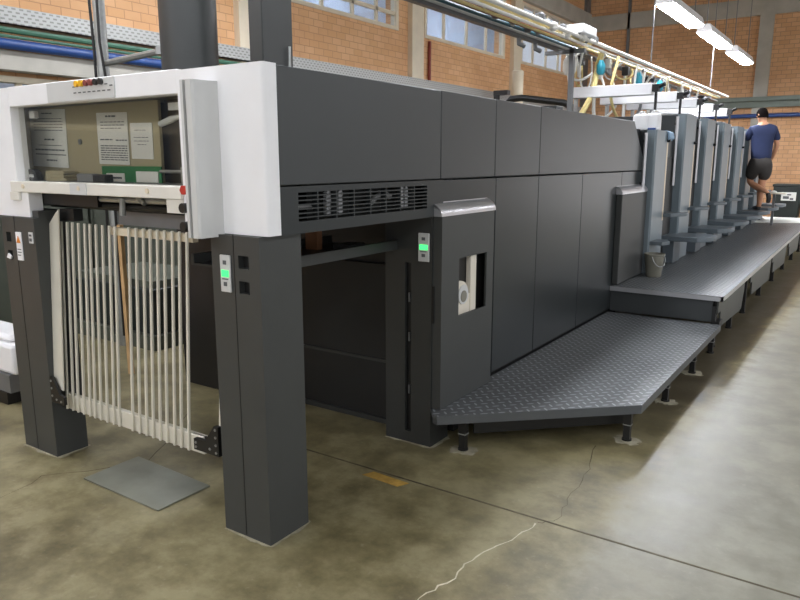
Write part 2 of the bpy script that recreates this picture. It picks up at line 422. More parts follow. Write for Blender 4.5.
# left front post
lrec = [(-3.735, -3.69, 1.135, 1.185), (-3.735, -3.69, 1.04, 1.09)]
lp = MB().plate('y', -3.77, -3.46, 0, 1.266, 1.872, 1.90, lrec).box(-3.77, -3.46, 1.9, 2.05, 0, 1.30).build('post', 'post', press, smooth=False)
MB().box(-3.6445, -3.6415, 1.8705, 1.873, 0.01, 1.27).build('panel_seam', 'black', lp)
for r in lrec: bx(r[0], r[1], 1.897, 1.899, r[2], r[3]).build('recess', 'black', lp)
st = bx(-3.635, -3.585, 1.867, 1.872, 1.045, 1.19).build('warning_sticker', 'white', press)
MB().prism([(-3.628, 1.135), (-3.592, 1.135), (-3.61, 1.17)], 'y', 1.864, 1.868).build('warning_triangle', 'orange', st)
MB().box(-3.627, -3.593, 1.865, 1.868, 1.10, 1.104).box(-3.627, -3.593, 1.865, 1.868, 1.085, 1.089).box(-3.627, -3.6, 1.865, 1.868, 1.07, 1.074).build('sticker_print', 'ink', st)
st2 = bx(-3.51, -3.475, 1.867, 1.872, 1.14, 1.195).build('small_sticker', 'lgrey', press)
MB().box(-3.503, -3.482, 1.865, 1.868, 1.175, 1.185).box(-3.503, -3.482, 1.865, 1.868, 1.15, 1.165).build('sticker_print', 'ink', st2)
MB().prism([(-3.735, 1.052), (-3.70, 1.045), (-3.69, 1.06), (-3.72, 1.075)], 'y', 1.862, 1.87).build('torn_tape', 'white', press)
# rear posts
mm = MB().plate('y', -2.18, -1.885, 0, 1.30, 3.09, 3.12, [(-2.052, -2.012, .065, 1.015)]).box(-2.18, -1.885, 3.12, 3.28, 0, 1.30)
rr = mm.build('post', 'dark2', press, smooth=False)
MB().box(-2.052, -2.012, 3.112, 3.119, .065, 1.015).build('slot', 'black', rr)
for z in (.28, .58, .80): bx(-2.036, -2.028, 3.1, 3.112, z, z+.05).build('hinge', 'greysteel', rr)
control_panel(-1.965, -1.898, 3.09, 1.028, 1.178, 'grey key panel with a lit green key')
bx(-3.95, -3.48, 3.12, 3.30, 0, 1.30).build('post', 'black', press)
# interior
mm = MB().plate('y', -3.48, -2.17, 0, .96, 3.26, 3.30)
ib = mm.build('inner_panel', 'inner', press)
MB().box(-3.48, -2.17, 3.252, 3.262, .375, .392).box(-3.48, -2.17, 3.24, 3.262, 0, .03).build('panel_ledge', 'dark2', ib)
MB().box(-2.12, -2.10, 2.10, 3.09, 1.08, 1.13).box(-2.55, -2.12, 2.10, 3.09, 1.08, 1.09).box(-2.57, -2.55, 2.10, 3.09, 1.08, 1.13).build('inner_tray', 'dark2', press)
bx(-2.35, -2.25, 2.85, 3.0, 1.09, 1.115).build('tray_fitting', 'dark2', press); bx(-2.2, -2.14, 2.3, 2.5, 1.09, 1.12).build('tray_fitting', 'dark2', press)
# body behind
bx(-3.72, -1.95, 3.3, 7.02, .05, 1.84).build('core', 'inner', press)
bx(-3.9, -1.95, 2.2, 3.3, 1.30, 1.86).build('hood_box', 'inner', press)
bx(-3.72, -2.0, 3.3, 7.0, 0, .06).build('base', 'black', press)
# upper side panels with seams at 3.19, 3.82, 4.48
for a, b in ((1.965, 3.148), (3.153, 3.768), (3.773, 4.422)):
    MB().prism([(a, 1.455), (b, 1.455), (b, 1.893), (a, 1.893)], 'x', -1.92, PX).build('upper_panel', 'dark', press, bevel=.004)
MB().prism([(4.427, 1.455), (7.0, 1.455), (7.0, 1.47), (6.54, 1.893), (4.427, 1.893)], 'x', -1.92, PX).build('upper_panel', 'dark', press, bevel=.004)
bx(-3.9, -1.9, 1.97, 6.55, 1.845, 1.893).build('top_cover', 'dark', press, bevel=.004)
bx(-3.9, -3.84, 1.97, 6.6, 1.3, 1.86).build('far_side_panel', 'dark', press)
# hood lower strip with grille
holes = []
for c in range(8):
    y0 = 2.065+c*.12
    for r in range(7): holes.append((y0, y0+.114, 1.312+r*.0170, 1.312+r*.0170+.0118))
MB().plate('x', 1.965, 3.18, 1.265, 1.45, -1.90, PX, holes).build('grille_panel', 'darkl', press, smooth=False)
gr = bx(-2.02, -2.0, 2.0, 3.2, 1.3, 1.45).build('grille_back', 'black', press)
for yy in (2.27, 2.31, 2.35, 2.82, 2.86):
    MB().prism([(yy, 1.32), (yy+.026, 1.32), (yy+.026, 1.415), (yy+.013, 1.43), (yy, 1.415)], 'x', -1.918, -1.9005).build('connector_block', 'jug', press)
MB().tube([(-1.915, 2.10, 1.365), (-1.915, 2.18, 1.365)], .012).build('inner_cable', 'lgrey', press); MB().tube([(-1.92, 2.58, 1.34), (-1.915, 2.64, 1.385), (-1.915, 2.70, 1.40), (-1.92, 2.76, 1.38)], .013).build('inner_cable', 'lgrey', press)
# lower side panels
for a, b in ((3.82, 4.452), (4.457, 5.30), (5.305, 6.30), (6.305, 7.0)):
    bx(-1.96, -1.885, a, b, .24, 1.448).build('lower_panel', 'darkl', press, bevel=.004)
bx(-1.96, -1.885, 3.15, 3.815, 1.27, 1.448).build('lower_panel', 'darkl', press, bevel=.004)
bx(-1.96, -1.91, 3.12, 7.0, .10, .236).build('kick_plate', 'black', press)
# front white frame
def rrect_corner(x, y, r, n=6): return [(x-r+r*math.sin(t), y+r-r*math.cos(t)) for t in [math.pi/2*k/n for k in range(n+1)]]
FX = -1.868
poly = [(-2.335, 1.89)]+rrect_corner(FX, 1.89, .014, 4)+[(FX, 1.96), (-2.335, 1.96)]
MB().prism(poly, 'z', 1.268, 1.897).build('front_cheek', 'white', press)
poly = [(-3.95, 1.89), (-3.605, 1.89), (-3.605, 1.96), (-3.95, 1.96)]
MB().prism(poly, 'z', 1.455, 1.90).box(-3.95, -3.515, 1.89, 1.96, 1.268, 1.40).box(-3.95, -3.605, 1.89, 1.96, 1.40, 1.455).build('front_cheek', 'white', press)
MB().box(-3.605, -2.335, 1.89, 1.96, 1.808, 1.902).build('front_top_rail', 'white', press, bevel=.003)
br = MB().box(-3.655, -2.335, 1.878, 1.955, 1.392, 1.446).build('front_bottom_rail', 'offwhite', press, bevel=.004)
bx(-3.66, -3.58, 1.875, 1.9, 1.352, 1.392).build('rail_bracket', 'offwhite', press); bx(-2.44, -2.335, 1.885, 1.92, 1.335, 1.392).build('rail_bracket', 'offwhite', press)
mm = MB()
for x in (-3.53, -3.05, -2.55): mm.tube([(x, 1.872, 1.422), (x, 1.879, 1.422)], .011, 12)
mm.build('rail_bolt', 'cream', br)
bx(-3.12, -2.99, 1.8745, 1.8785, 1.393, 1.445).build('rail_plate', 'lgrey', br)
bx(-3.6, -2.34, 1.93, 1.936, 1.446, 1.808).build('window_glass', 'glass', press)
# handle pillar, a profiled vertical grip
prof = [(-2.195, 1.885), (-2.195, 1.79), (-2.188, 1.782), (-2.174, 1.782), (-2.174, 1.798), (-2.158, 1.798), (-2.158, 1.782), (-2.128, 1.782), (-2.121, 1.79), (-2.123, 1.83), (-2.12, 1.86), (-2.105, 1.885), (-2.105, 1.892), (-2.195, 1.892)]
pl = MB().prism(prof[::-1], 'z', 1.255, 1.842).build('grip_pillar', 'lgrey', press)
MB().box(-2.173, -2.159, 1.796, 1.80, 1.256, 1.841).build('grip_groove', 'greysteel', pl)
# button plate on the top rail
bp = bx(-3.25, -2.735, 1.884, 1.891, 1.812, 1.898).build('button_plate', 'lgrey', press)
def btn(x, z, r, mat): MB().tube([(x, 1.872, z), (x, 1.886, z)], r, 14).build('button', mat, bp)
for i, (x, mt) in enumerate(((-3.0, 'yellow'), (-2.965, 'yellow'), (-2.93, 'maroon'), (-2.895, 'maroon'), (-2.858, 'black'), (-2.822, 'black'))): btn(x, 1.882, .0135, mt)
mm = MB()
for i in range(8): mm.box(-3.035+i*.036, -3.015+i*.036, 1.8825, 1.8845, 1.842, 1.847)
mm.box(-3.04, -3.02, 1.8825, 1.8845, 1.868, 1.873).box(-2.80, -2.78, 1.8825, 1.8845, 1.868, 1.873).box(-2.765, -2.745, 1.8825, 1.8845, 1.86, 1.866)
mm.build('button_marking', 'ink', bp)
kn = MB().tube([(-2.305, 1.862, 1.432), (-2.305, 1.885, 1.432)], .02, 6).build('red_knob', 'red', press)
for z in (1.36, 1.285): MB().tube([(-2.315, 1.86, z), (-2.315, 1.9, z)], .02, 12).build('black_knob', 'black', press)
# glass compartment: back board, ends, floor, roof
bd = bx(-3.90, -2.716, 2.085, 2.10, 1.43, 1.83).build('back_board', 'beige', press)
MB().tube([(-3.335, 2.078, 1.64), (-3.335, 2.086, 1.64)], .014, 12).build('board_screw', 'greysteel', bd)
bx(-3.90, -3.88, 1.96, 2.1, 1.43, 1.83).build('compartment_end', 'lgrey', press)
bx(-3.88, -2.0, 1.945, 2.2, 1.405, 1.447).build('compartment_floor', 'greysteel', press)
bx(-3.88, -2.0, 1.96, 2.2, 1.815, 1.843).build('compartment_roof', 'dark2', press)
bx(-2.716, -2.0, 2.12, 2.14, 1.43, 1.83).build('compartment_dark_panel', 'black', press)
MB().tube([(-2.68, 2.05, 1.50), (-2.40, 2.05, 1.50)], .008).tube([(-2.52, 2.05, 1.43), (-2.52, 2.05, 1.52)], .015).tube([(-2.42, 2.06, 1.43), (-2.42, 2.06, 1.60)], .02).build('linkage', 'steel', press)
MB().box(-2.50, -2.43, 1.97, 1.99, 1.755, 1.785).box(-3.57, -3.52, 1.965, 1.985, 1.755, 1.79).build('glass_hinge', 'lgrey', press)
# gear under the window
MB().box(-3.60, -2.2, 2.05, 2.2, 1.31, 1.40).box(-3.62, -3.05, 1.965, 2.05, 1.33, 1.395).build('underside_housing', 'black', press)
MB().tube([(-3.2, 1.985, 1.368), (-2.36, 1.985, 1.372)], .014).build('front_shaft', 'alu', press); MB().tube([(-3.25, 2.0, 1.335), (-2.36, 2.0, 1.335)], .016).build('lower_shaft', 'black', press)
MB().tube([(-3.12, 1.985, 1.372), (-2.85, 1.985, 1.365), (-2.62, 1.985, 1.372)], .009).tube([(-2.86, 1.97, 1.38), (-2.87, 1.97, 1.30)], .014).tube([(-2.75, 1.97, 1.39), (-2.70, 1.97, 1.36)], .013).box(-3.18, -3.0, 1.99, 2.0, 1.325, 1.345).build('shaft_fitting', 'steel', press)
MB().box(-3.02, -2.36, 2.05, 2.065, 1.245, 1.325).build('hanging_plate', 'greysteel', press)

# papers on the back board
def notice(name, x0, x1, z0, z1, y, lines, label, tilt=0):
    t = thing(name, label, 'notice', ((x0+x1)/2, y, z0), 'notices inside the window')
    bx(x0, x1, y-.002, y, z0, z1).build('sheet', 'paper', t)
    m = MB()
    for (z, a, b, h) in lines:
        zz = z0+(z1-z0)*z; w = x1-x0; x = x0+w*a
        while x < x0+w*b:
            l = random.uniform(.012, .035); m.box(x, min(x+l, x0+w*b), y-.0028, y-.0018, zz-h, zz+h); x += l+.006
    m.build('print', 'ink', t); t.rotation_euler = (0, tilt, 0)
notice('notice_sheet', -3.785, -3.455, 1.515, 1.808, 2.083, [(.93,.35,.65,.003)]+[(.84-.05*i,.1,.92,.0018) for i in range(5)]+[(.48,.38,.66,.004),(.38,.2,.85,.002),(.3,.1,.92,.004),(.22,.1,.95,.003),(.12,.4,.7,.004)], 'printed notice at the left of the window board', .03)
notice('notice_sheet', -3.185, -2.945, 1.53, 1.772, 2.083, [(.93,.3,.65,.004),(.82,.12,.9,.0018),(.76,.12,.9,.0018),(.70,.12,.8,.0018),(.48,.08,.5,.003),(.47,.6,.95,.003)]+[(.36-.045*i,.08,.95,.0025) for i in range(7)], 'printed notice in the middle of the window board', .02)
notice('notice_sheet', -2.925, -2.765, 1.555, 1.718, 2.083, [(.8,.2,.7,.0015),(.6,.15,.8,.0015),(.5,.15,.85,.0015),(.4,.3,.7,.0015)], 'smaller faint paper at the right of the window board', .02)
t = thing('green_card', 'green card strip with two pale labels at the foot of the window board', 'card', (-2.95, 2.07, 1.43))
bx(-3.15, -2.70, 2.068, 2.074, 1.431, 1.505).build('card', 'green', t)
bx(-3.11, -2.97, 2.064, 2.069, 1.432, 1.472).build('pale_label', 'paper', t); bx(-2.88, -2.72, 2.064, 2.069, 1.432, 1.482).build('pale_label', 'paper', t)
bx(-3.09, -2.99, 2.062, 2.065, 1.446, 1.455).build('label_print', 'ink', t)
t = thing('gooseneck_lamp', 'pale gooseneck lamp reaching into the hood window from the right', 'lamp', (-2.36, 1.99, 1.43))
MB().tube([(-2.30, 2.0, 1.43), (-2.29, 2.0, 1.60), (-2.31, 2.0, 1.70), (-2.38, 1.995, 1.725), (-2.46, 1.99, 1.712)], .007).build('arm', 'steel', t)
MB().tube([(-2.45, 1.99, 1.713), (-2.50, 1.985, 1.702), (-2.57, 1.98, 1.684)], [.008, .015, .013], 12).build('lamp_head', 'lgrey', t)
t = thing('black_stapler', 'flat black handset lying on the window ledge', 'handset', (-3.1, 1.975, 1.43))
bx(-3.19, -3.06, 1.955, 2.0, 1.431, 1.47).build('body', 'greysteel', t, bevel=.005); bx(-3.06, -2.96, 1.955, 2.0, 1.431, 1.468).build('grip', 'black', t, bevel=.005)
t.name = 'handset'
t = thing('tape_roll', 'black tape roll in the left corner of the window ledge', 'tape', (-3.65, 1.98, 1.43))
MB().prism([(-3.59+.062*math.cos(a), 1.431+.058*math.sin(a)) for a in [math.pi*k/10 for k in range(11)]], 'y', 1.952, 1.985).build('body', 'black', t)
bx(-3.62, -3.56, 1.949, 1.953, 1.448, 1.462).build('pale_label', 'lgrey', t); t.location.x += 0
for i in range(3):
    o = MB().prism([(-3.50, 1.431+i*.017), (-3.34+.02*(i == 0), 1.431+i*.017), (-3.335+.02*(i == 0), 1.440+i*.017), (-3.345, 1.447+i*.017), (-3.50, 1.447+i*.017)], 'y', 1.98, 2.06).build('folded_cloth', 'beige')
    tag(o, ['lowest pale folded cloth on the window ledge', 'pale folded cloth in the middle of the ledge stack', 'topmost pale folded cloth on the window ledge'][i], 'cloth', 'folded cloths on the ledge')

for o in list(COL.objects):
    if not o.parent and o.name.split('.')[0] in ('handset', 'tape_roll', 'folded_cloth', 'green_card', 'gooseneck_lamp'): o.location.z += .0165
# ducts on the hood
solo(MB().lathe([(.17, 1.893), (.17, 3.0), (.175, 3.0), (.175, 3.03), (.17, 3.03), (.17, 6.4)], (-3.57, 3.0), 32), 'round_duct', 'dark2', 'thick round charcoal duct rising from the hood', 'duct')
solo(MB().box(-3.06, -2.955, 3.0, 3.25, 1.893, 6.4), 'rectangular_duct', 'dark2', 'rectangular charcoal duct rising right of the round duct', 'duct', bevel=.006)
solo(MB().tube([(-2.94, 3.2, 1.893), (-2.94, 3.2, 2.0), (-2.935, 3.2, 2.2)], .008), 'thin_rod', 'steel', 'thin steel rod beside the rectangular duct', 'rod')
t = thing('steel_mast', 'galvanised upright pole with a side arm behind the hood', 'pole', (-5.20, 3.5, 0))
MB().tube([(-5.20, 3.5, 0), (-5.20, 3.5, 6.4)], .046, 14).build('pole', 'steel', t)
MB().tube([(-5.18, 3.5, 2.30), (-4.42, 3.45, 2.325)], .025).tube([(-4.42, 3.45, 2.30), (-4.42, 3.45, 2.36)], .04).build('side_arm', 'steel', t)
MB().tube([(-5.255, 3.46, 6.4), (-5.265, 3.46, 3), (-5.245, 3.46, 2.4), (-5.25, 3.45, .1)], .011).tube([(-5.15, 3.45, 6.4), (-5.14, 3.45, 3), (-5.15, 3.45, 2.45), (-5.11, 3.45, 2.2), (-5.13, 3.45, .1)], .011).build('cable', 'black', t)

# ================================================================ PILE GATE (guard rods)
gate = thing('rod_gate', 'lifting gate of thin pale upright rods hung between the front posts', 'gate', (-2.9, 1.95, .28))
def gp(x, z): # the gate leans: top further back
    return (x, 1.915+(z-.30)*.062+.01, z)
rods = [-3.414,-3.361,-3.315,-3.263,-3.209,-3.166,-3.116,-3.063,-3.008,-2.964,-2.858,-2.804,-2.751,-2.702,-2.651,-2.602,-2.548,-2.501,-2.45]
for x in rods:
    m = MB(); h = .0064
    a = gp(x, .265); b = gp(x, 1.245)
    m.add([(x-h,a[1],a[2]),(x+h,a[1],a[2]),(x+h,a[1]+.011,a[2]),(x-h,a[1]+.011,a[2]),(x-h,b[1],b[2]),(x+h,b[1],b[2]),(x+h,b[1]+.011,b[2]),(x-h,b[1]+.011,b[2])],
          [(0,3,2,1),(4,5,6,7),(0,1,5,4),(1,2,6,5),(2,3,7,6),(3,0,4,7)])
    m.build('rod', 'rod', gate, bevel=.002)
bx(-3.44, -2.36, 1.938, 1.965, .262, .345).build('bottom_rail', 'rod', gate, bevel=.003)
bx(-3.03, -2.43, 2.0, 2.03, 1.20, 1.235).build('top_rail', 'cream', gate)
m = MB()
pp = [(-3.457, .40), (-3.372, .38), (-3.372, 1.31), (-3.40, 1.29), (-3.457, 1.235)]
yy = lambda z: 1.885+(z-.30)*.07
m.add([(x, yy(z), z) for x, z in pp]+[(x, yy(z)+.006, z) for x, z in pp], [(4,3,2,1,0), (5,6,7,8,9)]+[(i, (i+1) % 5, 5+(i+1) % 5, 5+i) for i in range(5)])
m.build('side_plate', 'rod', gate)
bx(-3.436, -3.43, 1.985, 2.01, .40, 1.24).build('side_channel', 'black', gate)
MB().box(-3.42, -3.30, 1.99, 2.04, 1.25, 1.31).build('hinge_block', 'black', gate)
MB().tube([(-2.232, 1.935, .40), (-2.232, 2.0, 1.22)], .014, 10).build('guide_rod', 'rod', gate)
MB().box(-2.44, -2.23, 1.945, 1.955, .315, .345).build('link_bar', 'black', gate)
bk = MB().prism([(-3.45, .315), (-3.335, .315), (-3.335, .355), (-3.37, .365), (-3.43, .45), (-3.45, .45)], 'y', 1.868, 1.884).build('corner_bracket', 'black', gate)
mm = MB()
for (x, z) in ((-3.438, .43), (-3.438, .39), (-3.438, .35), (-3.40, .335), (-3.36, .33)): mm.tube([(x, 1.864, z), (x, 1.869, z)], .006, 6)
mm.build('bolt', 'steel', bk)
bk = MB().prism([(-2.385, .295), (-2.225, .295), (-2.225, .43), (-2.25, .43), (-2.31, .35), (-2.385, .345)], 'y', 1.905, 1.925).build('corner_bracket', 'black', gate)
mm = MB()
for (x, z) in ((-2.24, .415), (-2.24, .38), (-2.24, .345), (-2.24, .31), (-2.28, .32), (-2.37, .33), (-2.37, .31)): mm.tube([(x, 1.901, z), (x, 1.906, z)], .006, 6)
mm.build('bolt', 'steel', bk)
t = solo(MB().prism([(-3.10, 1.796), (-2.521, 1.794), (-2.519, 2.091), (-3.10, 2.11)], 'z', .001, .009), 'floor_plate', 'plate', 'loose steel plate lying on the floor before the rod gate', 'plate', bevel=.002)

# post foot caulk on the floor
def blob(cx0, cx1, cy0, cy1, w):
    pts = []
    per = [(cx0, cy0, cx1, cy0), (cx1, cy0, cx1, cy1), (cx1, cy1, cx0, cy1), (cx0, cy1, cx0, cy0)]
    for (a, b, c, d) in per:
        for k in range(8):
            t = k/8; nx, ny = (d-b), -(c-a); l = math.hypot(nx, ny); r = w*random.uniform(.3, 1.3)
            pts.append((a+(c-a)*t+nx/l*r, b+(d-b)*t+ny/l*r))
    return MB().prism(pts, 'z', .0003, .0024)
struct(blob(-2.161, -1.897, 1.868, 2.10, .018), 'floor_caulk', 'caulk', None, fl)
struct(blob(-3.77, -3.46, 1.872, 2.05, .022), 'floor_caulk', 'caulk', None, fl)
struct(blob(-2.18, -1.885, 3.09, 3.28, .02), 'floor_caulk', 'caulk', None, fl)
for (x, y) in ((-1.72, 3.165), (-1.02, 3.80), (-1.005, 4.60), (-.995, 5.35)): struct(blob(x-.04, x+.05, y-.04, y+.03, .03), 'floor_dust', 'caulk', None, fl)

# ================================================================ CONTROL CABINETS
def cabinet(y0, y1, z0, z1, xf, label, window=None):
    t = thing('side_cabinet', label, 'cabinet', (xf, (y0+y1)/2, z0), 'cabinets on the press side')
    xb = -1.884
    if window:
        wy0, wy1, wz0, wz1 = window
        MB().plate('x', y0, y1, z0, z1, xf-.012, xf, [window]).box(xb, xf-.012, y0, y0+.012, z0, z1).box(xb, xf-.012, y1-.012, y1, z0, z1).build('body', 'post', t, smooth=False)
        bx(xb, xb+.004, y0+.012, y1-.012, z0+.1, z1-.02).build('recess', 'black', t)
        bx(xb+.004, xb+.03, wy0-.02, wy0+.235, wz0-.1, wz0+.10).build('instrument_base', 'cream2', t)
        bx(xb+.004, xb+.036, wy0+.168, wy0+.235, wz0-.1, wz1+.02).build('cream_post', 'cream2', t, bevel=.004)
        pts = [(wy0+.05+.10*math.cos(a), wz0+.10+.085*math.sin(a)) for a in [math.pi*k/16 for k in range(17)]]
        MB().prism(pts, 'x', xb+.004, xb+.032).build('dial_housing', 'cream2', t)
        d = MB().tube([(xb+.03, wy0+.085, wz0+.105), (xb+.038, wy0+.085, wz0+.105)], .055, 20).build('dial', 'lgrey', t)
        MB().tube([(xb+.036, wy0+.085, wz0+.095), (xb+.041, wy0+.085, wz0+.095)], .033, 16).build('dial_face', 'bucket', d)
    else:
        bx(xb, xf, y0, y1, z0, z1).build('body', 'post', t, bevel=.006)
    prof = [(xb, z1)]+[(xf-.075+.08*math.cos(a), z1+.07*math.sin(a)) for a in [math.pi/2*k/8 for k in range(9)]]+[(xb, z1+.07)]
    MB().prism(prof, 'y', y0-.012, y1+.006).build('curved_cap', 'alu', t)
    return t
cabinet(3.10, 3.695, .225, 1.266, -1.83, 'charcoal cabinet with a cut-out showing a cream dial, silver cap on top', (3.285, 3.61, .712, 1.03))
c2 = cabinet(6.17, 6.95, .462, 1.257, -1.83, 'charcoal side cabinet standing beside the upper platform, no cut-out')
t = thing('door_handle', 'black recessed latch strip between rear post and dial cabinet', 'latch', (-1.88, 3.08, .7))
bx(-1.884, -1.868, 3.16, 3.18, .66, .86).build('plate', 'black', t)
for o in list(t.children): bpy.data.objects.remove(o)
bpy.data.objects.remove(t)
MB().box(-1.884, -1.872, 3.092, 3.10, .70, .90).build('latch', 'black', press)

# ================================================================ PLATFORMS
lowp = thing('lower_platform', 'low chequer plate platform with a slanted front corner', 'platform', (-1.4, 4.5, 0))
poly = [(-1.80, 3.02), (-.95, 3.80), (-.945, 6.11), (-1.884, 6.11), (-1.884, 3.09), (-1.83, 3.02)]
MB().prism(poly, 'z', .208, .222).build('tread_plate', 'tread', lowp)
def edging(pts, z0, z1, w, name, mat, parent):
    m = MB()
    for a, b in zip(pts, pts[1:]):
        d = Vector((b[0]-a[0], b[1]-a[1], 0)).normalized(); n = Vector((-d.y, d.x, 0))*w
        A, B = Vector((a[0], a[1], 0)), Vector((b[0], b[1], 0))
        vs = [A, B, B+n, A+n]
        m.add([(p.x, p.y, z0) for p in vs]+[(p.x, p.y, z1) for p in vs], [(0,3,2,1),(4,5,6,7),(0,1,5,4),(1,2,6,5),(2,3,7,6),(3,0,4,7)])
    return m.build(name, mat, parent)
edging([(-1.836, 3.032), (-1.80, 3.019), (-.949, 3.799), (-.944, 6.11)], .172, .2205, .02, 'edge_flange', 'treadf', lowp)
edging([(-1.70, 3.25), (-1.06, 3.87), (-1.05, 3.9)], .07, .172, .02, 'front_skirt', 'black', lowp)
bx(-1.9, -1.86, 3.3, 6.1, .03, .20).build('inner_skirt', 'black', lowp)
legs = [(-1.72, 3.165), (-1.02, 3.80), (-1.005, 4.60), (-.995, 5.35), (-.992, 6.02)]
for (x, y) in legs:
    l = MB().box(x-.022, x+.022, y-.018, y+.018, .10, .205).box(x-.018, x+.018, y-.018, y+.018, .008, .10).build('leg', 'black', lowp)
    MB().tube([(x, y, 0), (x, y, .012)], .028, 12).build('foot_pad', 'black', l)
    MB().box(x-.023, x+.023, y-.019, y+.019, .092, .098).build('adjuster', 'steel', l)
upp = thing('upper_platform', 'long raised chequer plate walkway along the printing units', 'platform', (-1.4, 11, 0))
UE = 15.6
MB().prism([(-1.884, 6.14), (-.95, 6.14), (-.95, UE), (-1.884, UE)], 'z', .438, .452).build('tread_plate', 'tread', upp)
edging([(-1.884, 6.139), (-.949, 6.139), (-.949, UE)], .41, .4505, .02, 'edge_flange', 'alu', upp)
bx(-1.884, -1.03, 6.17, 6.19, .225, .415).build('front_fascia', 'dark', upp)
bx(-1.86, -1.84, 6.2, UE-.05, .02, .42).build('inner_skirt', 'black', upp)
sk = [(6.18, 7.55), (7.95, 9.6), (9.72, 11.3), (11.6, 13.2), (13.3, 15.2)]
for a, b in sk:
    MB().prism([(a, .30), (a+.12, .30), (a+.14, .16), (b-.25, .12), (b-.10, .12), (b, .30), (b, .41), (a, .41)], 'x', -1.0, -.985).build('side_skirt', 'skirt', upp)
for y in (6.25, 7.05, 7.85, 9.0, 10.2, 11.4, 12.6, 13.8, 15.0):
    l = bx(-1.045, -1.002, y-.02, y+.02, .008, .415).build('leg', 'black', upp)
    MB().tube([(-1.025, y, 0), (-1.025, y, .012)], .03, 12).build('foot_pad', 'black', l)
MB().box(-1.03, -.965, 6.16, 6.30, .19, .235).box(-1.03, -1.0, 6.16, 6.19, .235, .36).build('corner_bracket', 'black', upp)
# thin white layer at the far end
solo(MB().prism([(-1.80, 14.0), (-.97, 14.35), (-.97, 15.55), (-1.83, 15.55)], 'z', .4525, .456), 'white_layer', 'paper', 'white layer over the far end of the walkway', 'sheet')

# ================================================================ PRINTING UNITS
P = 1.12
def make_unit(k, label):
    Y0 = 7.0+P*k
    zt = 1.83 if k == 0 else 2.035
    u = thing('printing_unit', label, 'printing unit', (-2.8, Y0+.5, 0), 'printing units in a row')
    y0 = 6.96 if k == 0 else 8.133+P*(k-1); y1 = 7.44 if k == 0 else y0+.52
    bx(-3.72, -1.87, Y0+.06, Y0+P+.05, 0, zt-.002).build('body', 'unit', u, bevel=.008)
    bx(-1.90, -1.862, y1+.16, Y0+P-.06, .50, zt-.25).build('inner_guard', 'inner', u, bevel=.006)
    xb, xf = -1.872, -1.78; zb = .46
    poly = [(xb, y0), (xf-.016, y0), (xf, y0+.016), (xf, y1-.02), (xf-.02, y1), (xb, y1)]
    c = MB().prism(poly, 'z', zb, zt).build('side_cover', 'bluegrey', u)
    MB().box(xf-.012, xf+.003, y1-.07, y1-.025, .95, 1.72).build('edge_highlight', 'edge', u, bevel=.003)  # warm reflection along the cover edge, painted as a pale strip
    MB().tube([(xf, y1-.06, 1.74), (xf+.03, y1-.06, 1.74)], .016, 10).build('knob', 'black', u)
    g = MB().tube([(-1.845, y0-.12, 1.28), (-1.845, y0-.12, zt-.03)], .016, 10).build('grab_rail', 'alu', u)
    for z in (1.32, zt-.12): bx(-1.875, -1.845, y0-.13, y0-.11, z, z+.025).build('rail_mount', 'black', g)
    # small upper shelf after the cover, and large step at its foot
    if k == 0:
        MB().prism([(-1.872, 6.97), (-1.66, 6.98), (-1.62, 7.10), (-1.68, 7.25), (-1.872, 7.25)], 'z', .74, .775).build('step', 'bluegrey2', u, bevel=.005)
    ys = Y0+.40
    MB().prism([(-1.872, ys), (-1.70, ys), (-1.60, ys+.22), (-1.60, ys+.30), (-1.872, ys+.36)], 'z', .985, 1.02).build('upper_shelf', 'bluegrey2', u, bevel=.005)
    yt = Y0+.75
    s = MB().prism([(-1.872, yt), (-1.50, yt), (-1.40, yt+.15), (-1.38, yt+.42), (-1.47, yt+.52), (-1.872, yt+.55)], 'z', .705, .755).build('step', 'bluegrey2', u, bevel=.006)
    MB().box(-1.872, -1.75, yt+.1, yt+.4, .46, .705).build('step_support', 'bluegrey2', u)
    return u
labs = ['shorter blue grey printing unit carrying two white jugs', 'second printing unit counted from the white jugs, tall blue grey cover',
        'third blue grey printing unit counted from the white jugs', 'fourth blue grey printing unit counted from the white jugs',
        'fifth printing unit, just before the one the man faces', 'printing unit partly hidden by the man in navy', 'last printing unit, behind the man in navy']
for k in range(7): make_unit(k, labs[k])

# jugs, cloth, bucket
def jug(x, y, z, w, d, h, label, neck=.5):
    t = thing('white_jug', label, 'jug', (x, y, z), 'white jugs on the first printing unit')
    n = 20; prof = [(.90, 0), (1, .03), (1, .70), (.96, .80), (.75, .88), (.30, .93), (.27, .95)]
    m = MB(); o = 0
    for r, zz in prof:
        for k in range(n):
            a = 2*math.pi*k/n; sx = math.copysign(abs(math.cos(a))**.45, math.cos(a)); sy = math.copysign(abs(math.sin(a))**.45, math.sin(a))
            m.v.append((x+sx*r*w/2, y+sy*r*d/2, z+zz*h))
    for i in range(len(prof)-1):
        for k in range(n): m.f.append((i*n+k, i*n+(k+1) % n, (i+1)*n+(k+1) % n, (i+1)*n+k))
    m.f.append(tuple(range(n-1, -1, -1))); m.f.append(tuple((len(prof)-1)*n+k for k in range(n)))
    m.build('body', 'jug', t)
    MB().lathe([(.028, z+.94*h), (.028, z+1.03*h)], (x, y), 14).build('cap', 'hose', t)
    MB().tube([(x, y-d*.30, z+.80*h), (x, y-d*.36, z+.97*h), (x, y-d*.1, z+1.0*h)], .012).build('handle', 'jug', t)
    return t
jug(-1.97, 7.12, 1.832, .15, .15, .175, 'white plastic jug nearer the delivery on the first unit')
j = jug(-1.86, 7.14, 1.832, .12, .14, .18, 'white plastic jug with a blue foot label, right of the other jug')
bx(-1.895, -1.82, 7.062, 7.069, 1.835, 1.853).build('blue_label', 'blue', j)
m = MB()
